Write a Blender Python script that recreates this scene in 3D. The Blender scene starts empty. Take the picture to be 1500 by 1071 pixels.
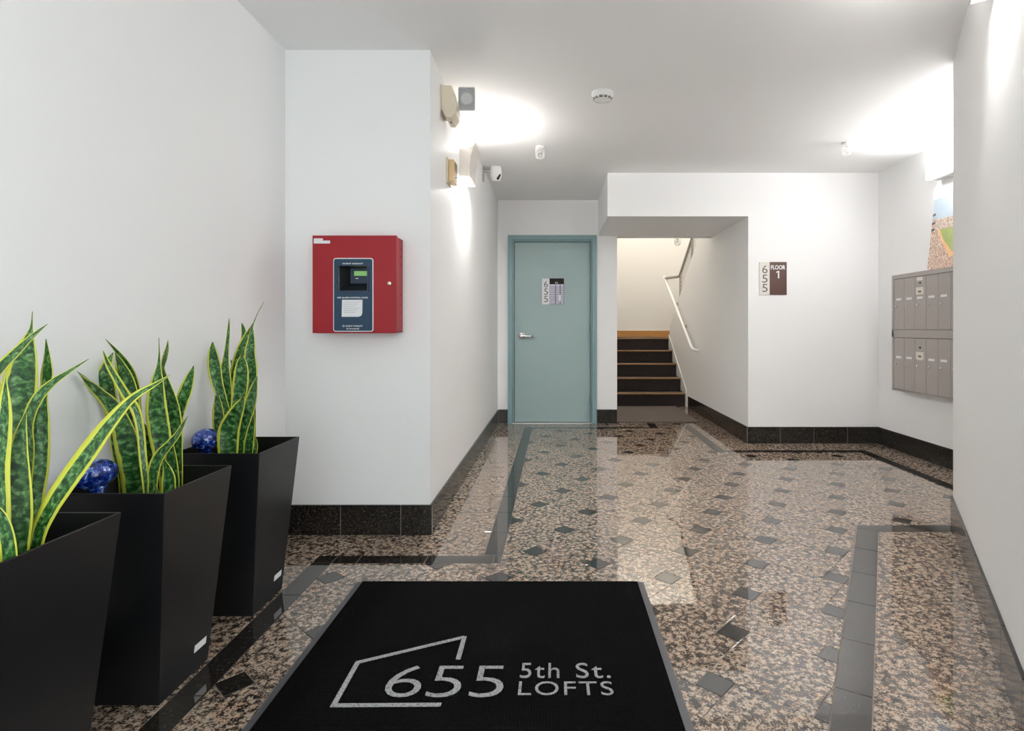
import bpy, bmesh, math, random
from mathutils import Vector, Matrix
random.seed(7)
SC = bpy.context.scene
COL = SC.collection
R = math.radians

# ------------------------------------------------------------------ camera
F, CX, CY, H = 830.0, 813.5, 481.0, 1.047        # focal length (px), principal point (px), eye height (m)
cd = bpy.data.cameras.new('camera'); cam = bpy.data.objects.new('camera', cd); COL.objects.link(cam)
cam.location = (0, 0, H); cam.rotation_euler = (R(90), 0, 0)
cd.sensor_width = 36; cd.lens = F / 1500 * 36
cd.shift_x = -(CX - 750) / 1500; cd.shift_y = -(535.5 - CY) / 1500
cd.clip_start = .02
SC.camera = cam

# ------------------------------------------------------------------ world, exposure
W = bpy.data.worlds.new('world'); SC.world = W; W.use_nodes = True
W.node_tree.nodes['Background'].inputs[0].default_value = (.93, .97, 1.0, 1)
W.node_tree.nodes['Background'].inputs[1].default_value = 1.4
vs = SC.view_settings
vs.view_transform = 'Standard'; vs.look = 'None'; vs.exposure = 1.47; vs.gamma = 1.0; vs.use_curve_mapping = False
try:
    SC.cycles.use_denoising = True
    SC.cycles.max_bounces = 9; SC.cycles.diffuse_bounces = 6; SC.cycles.sample_clamp_indirect = 6
except Exception: pass

# daylight enters through the glazed entrance behind the camera: a portal over that opening
FAC = -1.0                                        # y of the glazed entrance
pl = bpy.data.lights.new('entrance_portal', 'AREA'); pl.shape = 'RECTANGLE'; pl.size = 1.95; pl.size_y = 2.4
pl.cycles.is_portal = True
po = bpy.data.objects.new('entrance_portal', pl); COL.objects.link(po)
po.location = (-.377, FAC - .06, 1.22); po.rotation_euler = (R(90), 0, 0)

pl2_ = pl.copy(); pl2_.size = 1.4; po2 = bpy.data.objects.new('added_window_portal', pl2_); COL.objects.link(po2)
po2.location = (.69, -.28, 1.22); po2.rotation_euler = (R(90), 0, R(90))  # portal over the side glazing added to brighten the left wall
CEIL = 2.46
# ------------------------------------------------------------------ helpers
def px(x, y, d):                                  # a point seen at pixel x, y that stands d metres ahead
    return Vector(((x - CX) / F * d, d, H - (y - CY) / F * d))

class MB:
    def __init__(s): s.v = []; s.f = []; s.uv = {}
    def add(s, vs_, fs):
        o = len(s.v); s.v += [tuple(p) for p in vs_]; s.f += [tuple(i + o for i in f) for f in fs]; return o
    def box(s, a, b):
        x0, y0, z0 = [min(a[i], b[i]) for i in range(3)]; x1, y1, z1 = [max(a[i], b[i]) for i in range(3)]
        s.add([(x0,y0,z0),(x1,y0,z0),(x1,y1,z0),(x0,y1,z0),(x0,y0,z1),(x1,y0,z1),(x1,y1,z1),(x0,y1,z1)],
              [(0,3,2,1),(4,5,6,7),(0,1,5,4),(1,2,6,5),(2,3,7,6),(3,0,4,7)]); return s
    def prism(s, pts, ext):                       # polygon (3-D points) swept by vector ext
        n = len(pts); e = Vector(ext)
        s.add([Vector(p) for p in pts] + [Vector(p) + e for p in pts],
              [tuple(range(n))[::-1], tuple(range(n, 2*n))] + [(i, (i+1) % n, n + (i+1) % n, n + i) for i in range(n)]); return s
    def tube(s, path, r, n=10, cap=True):
        P = [Vector(p) for p in path]; rr = r if isinstance(r, (list, tuple)) else [r] * len(P)
        t0 = (P[1] - P[0]).normalized(); up = Vector((0,0,1)) if abs(t0.z) < .9 else Vector((1,0,0))
        nrm = (up - t0 * up.dot(t0)).normalized(); rings = []
        for i, p in enumerate(P):
            t = (P[min(i+1, len(P)-1)] - P[max(i-1, 0)]).normalized()
            nrm = (nrm - t * nrm.dot(t)).normalized(); b = t.cross(nrm)
            rings += [p + (nrm * math.cos(2*math.pi*k/n) + b * math.sin(2*math.pi*k/n)) * rr[i] for k in range(n)]
        fs = [(i*n+k, i*n+(k+1) % n, (i+1)*n+(k+1) % n, (i+1)*n+k) for i in range(len(P)-1) for k in range(n)]
        if cap: fs += [tuple(range(n))[::-1], tuple(range((len(P)-1)*n, len(P)*n))]
        s.add(rings, fs); return s
    def lathe(s, prof, n=24, mat=Matrix.Identity(4)):      # prof: (r, z) from one end to the other
        vv = [mat @ Vector((r*math.cos(2*math.pi*k/n), r*math.sin(2*math.pi*k/n), z)) for r, z in prof for k in range(n)]
        fs = [(i*n+k, i*n+(k+1) % n, (i+1)*n+(k+1) % n, (i+1)*n+k) for i in range(len(prof)-1) for k in range(n)]
        fs += [tuple(range(n))[::-1], tuple(range((len(prof)-1)*n, len(prof)*n))]
        s.add(vv, fs); return s
    def mesh(s, name, bevel=0, smooth=False):
        me = bpy.data.meshes.new(name); me.from_pydata(s.v, [], s.f); me.update()
        bm = bmesh.new(); bm.from_mesh(me)
        bmesh.ops.recalc_face_normals(bm, faces=bm.faces)
        if bevel:
            es = [e for e in bm.edges if len(e.link_faces) == 2 and e.calc_face_angle(0) > .5]
            bmesh.ops.bevel(bm, geom=es, offset=bevel, segments=2, profile=.5, affect='EDGES', clamp_overlap=True)
        if smooth:
            for f in bm.faces: f.smooth = True
            for e in bm.edges:
                if len(e.link_faces) == 2 and e.calc_face_angle(0) > .7: e.smooth = False
        bm.to_mesh(me); bm.free(); return me
    def build(s, name, mat, parent=None, bevel=0, smooth=False):
        return obj(name, s.mesh(name, bevel, smooth), mat, parent)

def obj(name, me, mat=None, parent=None):
    if mat is not None and me is not None and not me.materials: me.materials.append(mat)
    o = bpy.data.objects.new(name, me); COL.objects.link(o)
    if parent: o.parent = parent
    return o
def tag(o, label, cat, group=None, kind=None):
    if label: o['label'] = label
    if cat: o['category'] = cat
    if group: o['group'] = group
    if kind: o['kind'] = kind
    return o
def thing(name, label, cat, group=None):
    return tag(bpy.data.objects.new(name, None), label, cat, group) if False else _thing(name, label, cat, group)
def _thing(name, label, cat, group):
    o = bpy.data.objects.new(name, None); COL.objects.link(o); o.empty_display_size = .05
    return tag(o, label, cat, group)
def struct(o, label=None, cat=None):
    o['kind'] = 'structure'
    if label: o['label'] = label
    if cat: o['category'] = cat
    return o
def box(name, a, b, mat, parent=None, bevel=0): return MB().box(a, b).build(name, mat, parent, bevel)

def plate_mesh(name, outlines, depth, M):         # 2-D outlines (first outer, then holes), swept by depth, placed with M
    cu = bpy.data.curves.new(name, 'CURVE'); cu.dimensions = '2D'; cu.fill_mode = 'BOTH'; cu.extrude = depth / 2
    for pts in outlines:
        sp = cu.splines.new('POLY'); sp.points.add(len(pts) - 1); sp.use_cyclic_u = True
        for p, q in zip(sp.points, pts): p.co = (q[0], q[1], 0, 1)
    return _curve_to_mesh(cu, name, M)
def _curve_to_mesh(cu, name, M, fit=None):
    t = bpy.data.objects.new('tmp', cu); COL.objects.link(t)
    dg = bpy.context.evaluated_depsgraph_get(); dg.update()
    me = bpy.data.meshes.new_from_object(t.evaluated_get(dg)); me.name = name
    bpy.data.objects.remove(t); bpy.data.curves.remove(cu)
    if fit:                                       # fit bounding box to (w, h), lower-left at origin
        xs = [v.co.x for v in me.vertices]; ys = [v.co.y for v in me.vertices]
        w, h = fit; sx = w / (max(xs) - min(xs)) if w else None; sy = h / (max(ys) - min(ys)) if h else None
        sx = sx or sy; sy = sy or sx; x0, y0 = min(xs), min(ys)
        for v in me.vertices: v.co = ((v.co.x - x0) * sx, (v.co.y - y0) * sy, v.co.z)
    me.transform(M); me.materials.clear(); return me
def text(name, s, w, h, depth, M, mat, parent=None, bold=0.0, spacing=1.0, line=1.0):
    cu = bpy.data.curves.new(name, 'FONT'); cu.body = s; cu.extrude = depth / 2 / max(h, .001); cu.offset = bold
    cu.space_character = spacing; cu.space_line = line; cu.resolution_u = 4
    cu.size = 1.0
    me = _curve_to_mesh(cu, name, Matrix.Identity(4), (w, h))
    zs = [v.co.z for v in me.vertices]; k = depth / max(1e-9, (max(zs) - min(zs)))
    for v in me.vertices: v.co.z = (v.co.z - min(zs)) * k
    me.transform(M)
    return obj(name, me, mat, parent)
def M_front(x, y, z):                             # local xy -> world x, z; local +z -> towards the camera (-y)
    return Matrix.Translation((x, y, z)) @ Matrix.Rotation(R(90), 4, 'X')
def rrect(x0, y0, x1, y1, r, n=5):
    out = []
    for cx, cy, a in ((x1-r, y0+r, -90), (x1-r, y1-r, 0), (x0+r, y1-r, 90), (x0+r, y0+r, 180)):
        out += [(cx + r*math.cos(R(a+90*k/n)), cy + r*math.sin(R(a+90*k/n))) for k in range(n+1)]
    return out

# ------------------------------------------------------------------ materials
def newmat(name):
    m = bpy.data.materials.new(name); m.use_nodes = True
    return m, m.node_tree, m.node_tree.nodes['Principled BSDF']
def simple(name, col, rough=.5, metal=0, noise=0, bump=0, scale=30, ior=1.5, emit=None, es=0, trans=0, alpha=1):
    m, nt, b = newmat(name)
    b.inputs['Base Color'].default_value = (*col, 1); b.inputs['Roughness'].default_value = rough
    b.inputs['Metallic'].default_value = metal; b.inputs['IOR'].default_value = ior
    if trans: b.inputs['Transmission Weight'].default_value = trans
    if alpha < 1: b.inputs['Alpha'].default_value = alpha
    if emit: b.inputs['Emission Color'].default_value = (*emit, 1); b.inputs['Emission Strength'].default_value = es
    if noise or bump:
        g = nt.nodes.new('ShaderNodeNewGeometry'); n = nt.nodes.new('ShaderNodeTexNoise')
        n.inputs['Scale'].default_value = scale; n.inputs['Detail'].default_value = 4
        nt.links.new(g.outputs['Position'], n.inputs['Vector'])
        if noise:
            mx = nt.nodes.new('ShaderNodeMix'); mx.data_type = 'RGBA'
            mx.inputs['A'].default_value = (*[c * (1 - noise) for c in col], 1)
            mx.inputs['B'].default_value = (*[min(1, c * (1 + noise)) for c in col], 1)
            nt.links.new(n.outputs['Fac'], mx.inputs['Factor']); nt.links.new(mx.outputs['Result'], b.inputs['Base Color'])
        if bump:
            bp = nt.nodes.new('ShaderNodeBump'); bp.inputs['Strength'].default_value = bump; bp.inputs['Distance'].default_value = .002
            nt.links.new(n.outputs['Fac'], bp.inputs['Height']); nt.links.new(bp.outputs['Normal'], b.inputs['Normal'])
    return m
def ramp(nt, fac, stops, interp='LINEAR'):
    r = nt.nodes.new('ShaderNodeValToRGB'); r.color_ramp.interpolation = interp
    while len(r.color_ramp.elements) < len(stops): r.color_ramp.elements.new(.5)
    for e, (p, c) in zip(r.color_ramp.elements, stops): e.position = p; e.color = (*c, 1)
    nt.links.new(fac, r.inputs['Fac']); return r
def stone_coords(nt):                             # world position, moved by a random step for each tile
    g = nt.nodes.new('ShaderNodeNewGeometry'); oi = nt.nodes.new('ShaderNodeObjectInfo')
    mu = nt.nodes.new('ShaderNodeVectorMath'); mu.operation = 'SCALE'; mu.inputs[0].default_value = (37, 71, 53)
    nt.links.new(oi.outputs['Random'], mu.inputs['Scale'])
    ad = nt.nodes.new('ShaderNodeVectorMath'); ad.operation = 'ADD'
    nt.links.new(g.outputs['Position'], ad.inputs[0]); nt.links.new(mu.outputs[0], ad.inputs[1]); return ad.outputs[0]
STONE_IOR = 2.1
def granite_pink():
    m, nt, b = newmat('pink_beige_granite'); L = nt.links
    v = stone_coords(nt)
    def tex(kind, scale, **k):
        n = nt.nodes.new(kind); n.inputs['Scale'].default_value = scale
        for a, x in k.items(): n.inputs[a].default_value = x
        L.new(v, n.inputs['Vector']); return n
    def math_(op, a, b_, c=0.0):
        n = nt.nodes.new('ShaderNodeMath'); n.operation = op
        for i, x in enumerate((a, b_, c)):
            if hasattr(x, 'links'): L.new(x, n.inputs[i])
            else: n.inputs[i].default_value = x
        return n.outputs[0]
    fine = tex('ShaderNodeTexNoise', 170, Detail=4, Roughness=.65)
    mid = tex('ShaderNodeTexNoise', 72, Detail=3, Roughness=.55, Distortion=.8)
    vo = tex('ShaderNodeTexVoronoi', 48, Randomness=1); vo.feature = 'SMOOTH_F1'; vo.inputs['Smoothness'].default_value = .25
    x = math_('MULTIPLY_ADD', fine.outputs['Fac'], .80, 0.0)
    x = math_('MULTIPLY_ADD', mid.outputs['Fac'], .45, x)
    x = math_('MULTIPLY_ADD', vo.outputs['Distance'], -.30, x)       # light crystals, dark matrix between them
    r = ramp(nt, x, [(.34, (.022, .017, .015)), (.415, (.075, .055, .044)), (.455, (.20, .15, .115)), (.505, (.36, .285, .225)), (.62, (.50, .415, .345))])
    sep = nt.nodes.new('ShaderNodeSeparateColor'); L.new(vo.outputs['Color'], sep.inputs[0])
    tint = ramp(nt, sep.outputs['Red'], [(0, (1.0, .86, .77)), (.3, (1, .97, .93)), (1, (.90, .89, .86))])
    mx = nt.nodes.new('ShaderNodeMix'); mx.data_type = 'RGBA'; mx.blend_type = 'MULTIPLY'; mx.inputs['Factor'].default_value = 1
    L.new(r.outputs['Color'], mx.inputs['A']); L.new(tint.outputs['Color'], mx.inputs['B'])
    L.new(mx.outputs['Result'], b.inputs['Base Color'])
    b.inputs['Roughness'].default_value = .035; b.inputs['IOR'].default_value = STONE_IOR
    return m
def granite_dark(name, ior, rough):
    m, nt, b = newmat(name); L = nt.links
    v = stone_coords(nt)
    n1 = nt.nodes.new('ShaderNodeTexNoise'); n1.inputs['Scale'].default_value = 110; n1.inputs['Detail'].default_value = 5; n1.inputs['Roughness'].default_value = .65
    L.new(v, n1.inputs['Vector'])
    r = ramp(nt, n1.outputs['Fac'], [(.45, (.012, .011, .010)), (.57, (.026, .021, .017)), (.66, (.085, .066, .045)), (.74, (.20, .17, .13))])
    L.new(r.outputs['Color'], b.inputs['Base Color'])
    b.inputs['Roughness'].default_value = rough; b.inputs['IOR'].default_value = ior
    return m
PAINT = simple('white_wall_paint', (.885, .885, .885), .55, noise=.012, bump=.03, scale=140)
CEILP = simple('white_ceiling_paint', (.88, .88, .88), .75, noise=.012, bump=.04, scale=120)
PINK = granite_pink()
DARK = granite_dark('dark_flecked_granite', STONE_IOR, .04)
BASEG = granite_dark('dark_baseboard_granite', 1.5, .12)
GROUT = simple('beige_grout', (.23, .195, .17), .8, noise=.1, scale=60)
TEAL = simple('teal_door_paint', (.32, .43, .425), .42, noise=.03, scale=3)
TEALF = simple('teal_frame_paint', (.21, .335, .35), .42, noise=.03, scale=3)
CHROME = simple('satin_chrome', (.78, .76, .74), .22, 1)
STEEL = simple('brushed_steel', (.55, .54, .53), .35, 1)
BLACK = simple('black_plastic', (.012, .012, .013), .4)
WHITEP = simple('white_plastic', (.82, .82, .81), .35)
WHITEM = simple('white_enamel', (.80, .80, .78), .3)
CREAM = simple('cream_plastic', (.74, .66, .52), .45)
PLANT_BLK = simple('black_planter_plastic', (.006, .006, .007), .38, noise=.12, bump=.08, scale=45)
SOIL = simple('dark_potting_soil', (.03, .02, .014), .95, noise=.5, bump=1, scale=120)
PAPER = simple('white_paper', (.78, .78, .80), .7)
PAPERL = simple('lavender_grey_paper', (.60, .60, .70), .7)
RED = simple('red_enamel_steel', (.33, .018, .026), .42, noise=.05, scale=8, ior=1.33)
BLUE = simple('slate_blue_panel', (.024, .058, .105), .45, ior=1.35)
NAVY = simple('dark_navy_plastic', (.012, .03, .07), .3)
LCD = simple('green_lcd', (.25, .55, .16), .4, emit=(.30, .62, .17), es=.08)
BRASS = simple('brass', (.75, .66, .48), .3, 1)
GREYTXT = simple('grey_print', (.14, .14, .14), .6)
DARKTXT = simple('dark_print', (.05, .05, .06), .6)
BROWN = simple('brown_sign_plastic', (.085, .035, .025), .35)
MAIL = simple('taupe_metal_paint', (.37, .335, .31), .42, .0, noise=.02, scale=10)
MAILD = simple('taupe_metal_gap', (.10, .09, .085), .6)
IVORY = simple('ivory_plate', (.70, .66, .58), .5)
MATB = None
RUBBER = simple('grey_rubber', (.085, .085, .092), .42)
WOOD = simple('orange_wood', (.50, .24, .065), .45, noise=.12, scale=25)
NOSE = simple('shaded_wood_nosing', (.30, .155, .055), .5, noise=.15, scale=25)  # wood colour darkened to carry the lamp shading on the steps
GALV = simple('grey_painted_steel', (.42, .40, .37), .4, .3)
MATGREY = simple('grey_brown_carpet', (.10, .078, .068), .95, noise=.2, bump=.6, scale=300)
STAIRW = simple('warm_stair_paint', (.82, .80, .76), .6, noise=.012, scale=100)
GLASS = None
def mat_black_carpet():
    m, nt, b = newmat('black_ribbed_carpet'); L = nt.links
    g = nt.nodes.new('ShaderNodeNewGeometry')
    ck = nt.nodes.new('ShaderNodeTexWave'); ck.wave_type = 'BANDS'; ck.bands_direction = 'Y'; ck.inputs['Scale'].default_value = 38; ck.inputs['Distortion'].default_value = .3
    ck2 = nt.nodes.new('ShaderNodeTexWave'); ck2.wave_type = 'BANDS'; ck2.bands_direction = 'X'; ck2.inputs['Scale'].default_value = 38; ck2.inputs['Distortion'].default_value = .3
    L.new(g.outputs['Position'], ck.inputs['Vector']); L.new(g.outputs['Position'], ck2.inputs['Vector'])
    mu = nt.nodes.new('ShaderNodeMath'); mu.operation = 'MULTIPLY'; L.new(ck.outputs['Fac'], mu.inputs[0]); L.new(ck2.outputs['Fac'], mu.inputs[1])
    r = ramp(nt, mu.outputs[0], [(0, (.0010, .0010, .0011)), (1, (.0045, .0045, .005))])
    L.new(r.outputs['Color'], b.inputs['Base Color']); b.inputs['Roughness'].default_value = .95
    b.inputs['Specular IOR Level'].default_value = .06
    bp = nt.nodes.new('ShaderNodeBump'); bp.inputs['Strength'].default_value = .6; bp.inputs['Distance'].default_value = .003
    L.new(mu.outputs[0], bp.inputs['Height']); L.new(bp.outputs['Normal'], b.inputs['Normal'])
    return m
MATB = mat_black_carpet()
def mat_logo():
    m, nt, b = newmat('silver_grey_carpet_yarn'); L = nt.links
    g = nt.nodes.new('ShaderNodeNewGeometry'); vo = nt.nodes.new('ShaderNodeTexVoronoi'); vo.inputs['Scale'].default_value = 190
    L.new(g.outputs['Position'], vo.inputs['Vector'])
    r = ramp(nt, vo.outputs['Distance'], [(0, (.42, .42, .43)), (.6, (.26, .26, .27)), (1, (.10, .10, .10))])
    L.new(r.outputs['Color'], b.inputs['Base Color']); b.inputs['Roughness'].default_value = .9
    return m
LOGO = mat_logo()
def mat_stair_carpet():
    m, nt, b = newmat('speckled_stair_carpet'); L = nt.links
    g = nt.nodes.new('ShaderNodeNewGeometry'); n = nt.nodes.new('ShaderNodeTexNoise'); n.inputs['Scale'].default_value = 160; n.inputs['Detail'].default_value = 3
    L.new(g.outputs['Position'], n.inputs['Vector'])
    r = ramp(nt, n.outputs['Fac'], [(.35, (.014, .011, .010)), (.55, (.035, .026, .024)), (.7, (.085, .06, .06))])
    L.new(r.outputs['Color'], b.inputs['Base Color']); b.inputs['Roughness'].default_value = .95
    return m
SCARP = mat_stair_carpet()
def mat_leaf():
    m, nt, b = newmat('snake_plant_leaf'); L = nt.links
    uv = nt.nodes.new('ShaderNodeUVMap'); uv.uv_map = 'leaf'
    sp = nt.nodes.new('ShaderNodeSeparateXYZ'); L.new(uv.outputs['UV'], sp.inputs[0])
    g = nt.nodes.new('ShaderNodeNewGeometry')
    # distance from midrib, 0..1, wobbled
    no = nt.nodes.new('ShaderNodeTexNoise'); no.inputs['Scale'].default_value = 28; no.inputs['Detail'].default_value = 3
    L.new(g.outputs['Position'], no.inputs['Vector'])
    a = nt.nodes.new('ShaderNodeMath'); a.operation = 'ABSOLUTE'; L.new(sp.outputs['X'], a.inputs[0])
    wob = nt.nodes.new('ShaderNodeMath'); wob.operation = 'MULTIPLY_ADD'; wob.inputs[1].default_value = .22; wob.inputs[2].default_value = -.11
    L.new(no.outputs['Fac'], wob.inputs[0])
    ed = nt.nodes.new('ShaderNodeMath'); ed.operation = 'ADD'; L.new(a.outputs[0], ed.inputs[0]); L.new(wob.outputs[0], ed.inputs[1])
    # cross bands
    cx = nt.nodes.new('ShaderNodeCombineXYZ')
    sx = nt.nodes.new('ShaderNodeMath'); sx.operation = 'MULTIPLY'; sx.inputs[1].default_value = .55; L.new(sp.outputs['X'], sx.inputs[0])
    sy = nt.nodes.new('ShaderNodeMath'); sy.operation = 'MULTIPLY'; sy.inputs[1].default_value = 1.0; L.new(sp.outputs['Y'], sy.inputs[0])
    L.new(sx.outputs[0], cx.inputs['X']); L.new(sy.outputs[0], cx.inputs['Y'])
    wv = nt.nodes.new('ShaderNodeTexNoise'); wv.inputs['Scale'].default_value = 5.5; wv.inputs['Detail'].default_value = 5; wv.inputs['Roughness'].default_value = .6; wv.inputs['Distortion'].default_value = .5
    sc = nt.nodes.new('ShaderNodeVectorMath'); sc.operation = 'MULTIPLY'; sc.inputs[1].default_value = (.5, 13, 1); L.new(cx.outputs[0], sc.inputs[0])
    L.new(sc.outputs[0], wv.inputs['Vector'])
    green = ramp(nt, wv.outputs['Fac'], [(.38, (.007, .04, .010)), (.48, (.018, .09, .018)), (.56, (.065, .19, .045)), (.68, (.24, .40, .18))])
    edge = ramp(nt, ed.outputs[0], [(.74, (0, 0, 0)), (.81, (1, 1, 1))])
    mx = nt.nodes.new('ShaderNodeMix'); mx.data_type = 'RGBA'
    L.new(edge.outputs['Color'], mx.inputs['Factor']); L.new(green.outputs['Color'], mx.inputs['A']); mx.inputs['B'].default_value = (.60, .62, .07, 1)
    L.new(mx.outputs['Result'], b.inputs['Base Color']); b.inputs['Roughness'].default_value = .33
    return m
LEAF = mat_leaf()
def mat_globe():
    m, nt, b = newmat('cobalt_mottled_glass'); L = nt.links
    g = nt.nodes.new('ShaderNodeNewGeometry'); n = nt.nodes.new('ShaderNodeTexNoise'); n.inputs['Scale'].default_value = 60; n.inputs['Detail'].default_value = 5; n.inputs['Roughness'].default_value = .7
    L.new(g.outputs['Position'], n.inputs['Vector'])
    r = ramp(nt, n.outputs['Fac'], [(.40, (.002, .007, .075)), (.50, (.006, .025, .24)), (.58, (.05, .13, .50)), (.68, (.62, .70, .88))])
    L.new(r.outputs['Color'], b.inputs['Base Color']); b.inputs['Roughness'].default_value = .06
    b.inputs['Coat Weight'].default_value = .6; b.inputs['Coat Roughness'].default_value = .03
    return m
GLOBE = mat_globe()
def emission(name, col, s):
    m = bpy.data.materials.new(name); m.use_nodes = True; nt = m.node_tree; nt.nodes.clear()
    e = nt.nodes.new('ShaderNodeEmission'); o = nt.nodes.new('ShaderNodeOutputMaterial')
    e.inputs[0].default_value = (*col, 1); e.inputs[1].default_value = s; nt.links.new(e.outputs[0], o.inputs[0]); return m
def clear_glass(name, tint=(1, 1, 1), gl=.10):
    m = bpy.data.materials.new(name); m.use_nodes = True; nt = m.node_tree; nt.nodes.clear()
    t = nt.nodes.new('ShaderNodeBsdfTransparent'); t.inputs[0].default_value = (*tint, 1)
    g = nt.nodes.new('ShaderNodeBsdfGlossy'); g.inputs['Roughness'].default_value = .03
    x = nt.nodes.new('ShaderNodeMixShader'); o = nt.nodes.new('ShaderNodeOutputMaterial'); x.inputs[0].default_value = gl
    nt.links.new(t.outputs[0], x.inputs[1]); nt.links.new(g.outputs[0], x.inputs[2]); nt.links.new(x.outputs[0], o.inputs[0]); return m
PANE = clear_glass('clear_window_glass', (.97, .99, .98), .06)
LENS = clear_glass('clear_lamp_lens', (.93, .94, .95), .22)

# ------------------------------------------------------------------ room shell
XL, XC, YC, YB = -1.371, -.636, 2.877, 6.25       # left wall, pier side, pier front, back (door) wall
YF, XM, XS = 5.15, 2.938, 1.753                   # wall with floor sign, mailbox wall, stair side wall
NW0 = Vector((2.12, 3.02)); ND = Vector((.503, .864)).normalized(); NN = Vector((ND.y, -ND.x))   # splayed wall at right
NW1 = NW0 - ND * 2.98                             # its end, out of frame behind the picture edge
BH = 2.065                                        # underside of the bulkhead over the stairs
T = .14
struct(box('wall_left', (XL - T, FAC, 0), (XL, YC + .02, CEIL), PAINT))
struct(box('wall_pier', (XL - T, YC, 0), (XC, YB + .2, CEIL), PAINT))
# back wall: opening for the door and for the stairs
DX0, DX1, DZ = -.475, .41, 2.03
Mb = M_front(0, YB + .075, 0)
me = plate_mesh('wall_back', [[(XC, 0), (DX0, 0), (DX0, DZ), (DX1, DZ), (DX1, 0), (.681, 0), (.681, BH), (XS, BH), (XS, CEIL + 2.3), (XC, CEIL + 2.3)]], .15, Mb)
struct(obj('wall_back', me, PAINT))
struct(box('wall_bulkhead', (.475, YF, BH), (XS + .002, YB + .001, CEIL), PAINT))
struct(box('wall_sign', (XS, YF, 0), (XM + T, YF + .12, CEIL), PAINT))
struct(box('wall_mailbox', (XM, NW0.y - .1, 0), (XM + T, YF + .01, CEIL), PAINT))
struct(box('wall_alcove', (NW0.x, NW0.y - .12, 0), (XM + .01, NW0.y, CEIL), PAINT))
a, b = NW0, NW1
struct(MB().prism([(a.x, a.y, 0), (b.x, b.y, 0), (b.x + .12, b.y - .07, 0), (a.x + .25, a.y - .001, 0)], (0, 0, CEIL)).build('wall_right', PAINT))

# stairwell
sl = lambda y: 1.05 + (8.69 - y) * .643           # sloped top of the wall beside the upper flight
struct(MB().prism([(XS, YF + .12, 0), (XS, 8.69, 0), (XS, 8.69, sl(8.69)), (XS, 6.45, sl(6.45)), (XS, YF + .12, sl(6.45))], (.10, 0, 0)).build('wall_stair_right', PAINT))
struct(box('wall_stair_left', (.50, YB + .14, 0), (.62, 10.0, 4.76), STAIRW))
struct(box('wall_stair_back', (.50, 10.0, 0), (3.1, 10.12, 4.76), STAIRW))
struct(box('wall_stair_far', (XM, YF + .12, 0), (XM + T, 10.0, 4.76), STAIRW))
struct(box('wall_stair_front', (XS, YB, CEIL + .1), (3.1, YB + .15, 4.76), STAIRW))
struct(box('ceiling_stair', (.4, YB, 4.76), (3.1, 10.12, 4.86), CEILP))
struct(MB().prism([(XL - T, FAC, CEIL), (XM + T, FAC, CEIL), (XM + T, YB + .075, CEIL), (XL - T, YB + .075, CEIL)], (0, 0, .1)).build('ceiling', CEILP))

# ------------------------------------------------------------------ floor: slab of grout, stone pieces on it
floor = struct(box('floor', (XL - T, FAC - .4, -.08), (XM + T, 10.1, -.0025), GROUT))
JW = .0016                                        # half joint
def clip_half(poly, p, n):                        # keep the side where (q - p).n <= 0
    out = []
    for i in range(len(poly)):
        a, b = poly[i], poly[(i+1) % len(poly)]; da, db = (a - p).dot(n), (b - p).dot(n)
        if da <= 0: out.append(a)
        if (da < 0 < db) or (db < 0 < da): out.append(a + (b - a) * (da / (da - db)))
    return out
def clip(subject, convex):                        # convex: counter-clockwise
    out = [Vector(p) for p in subject]
    for i in range(len(convex)):
        a, b = Vector(convex[i]), Vector(convex[(i+1) % len(convex)]); e = b - a
        out = clip_half(out, a, Vector((e.y, -e.x)))
        if not out: return []
    return out
def area(p): return abs(sum(p[i].x * p[(i+1) % len(p)].y - p[(i+1) % len(p)].x * p[i].y for i in range(len(p)))) / 2
def piece(name, poly, mat, z=0.0, th=.009):
    c = sum((Vector(p) for p in poly), Vector((0, 0))) / len(poly)
    clean = []
    for p in poly:
        if not clean or (Vector(p) - clean[-1]).length > .002: clean.append(Vector(p))
    if (clean[0] - clean[-1]).length < .002: clean.pop()
    if len(clean) < 3 or area(clean) < 2e-4: return
    m = MB().prism([(p.x - c.x, p.y - c.y, -th) for p in clean], (0, 0, th)).mesh(name, .0006 if len(clean) <= 6 else 0)
    o = obj(name, m, mat, floor); o.location = (c.x, c.y, z + .08 - .08); return o
def inset_rect(x0, y0, x1, y1, g=JW): return [(x0+g, y0+g), (x1-g, y0+g), (x1-g, y1-g), (x0+g, y1-g)]
BW = .088
dl = Vector((1.605, 3.01))                        # splayed band: its field-side edge
dend = dl - ND * (dl.y / ND.y) * .92
FIELD = [(-1.0, FAC), (-1.0, 2.522), (-.242, 2.522), (-.242, 5.912), (1.088, 5.912), (1.088, 6.27), (1.36, 6.27), (1.36, 4.78),
         (2.572, 4.78), (2.572, 3.02), (2.12, 3.02), (1.60, 3.01), tuple(dend), (dend.x, FAC)]
FIELD = [Vector(p) for p in FIELD][::-1]
TB, TS = .3048, .0864
pa = math.atan2(2, 1); ta = pa - math.atan2(TS, TB)
d1 = Vector((math.cos(ta), math.sin(ta))); d2 = Vector((-d1.y, d1.x))
LP = d1 * TB + d2 * TS; LQ = d2 * TB - d1 * TS; L0 = Vector((-.0954, 2.6623))
def sq(c, h): return [c - d1*h - d2*h, c + d1*h - d2*h, c + d1*h + d2*h, c - d1*h + d2*h]
full_area = lambda s: s * s
share = {}
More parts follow.
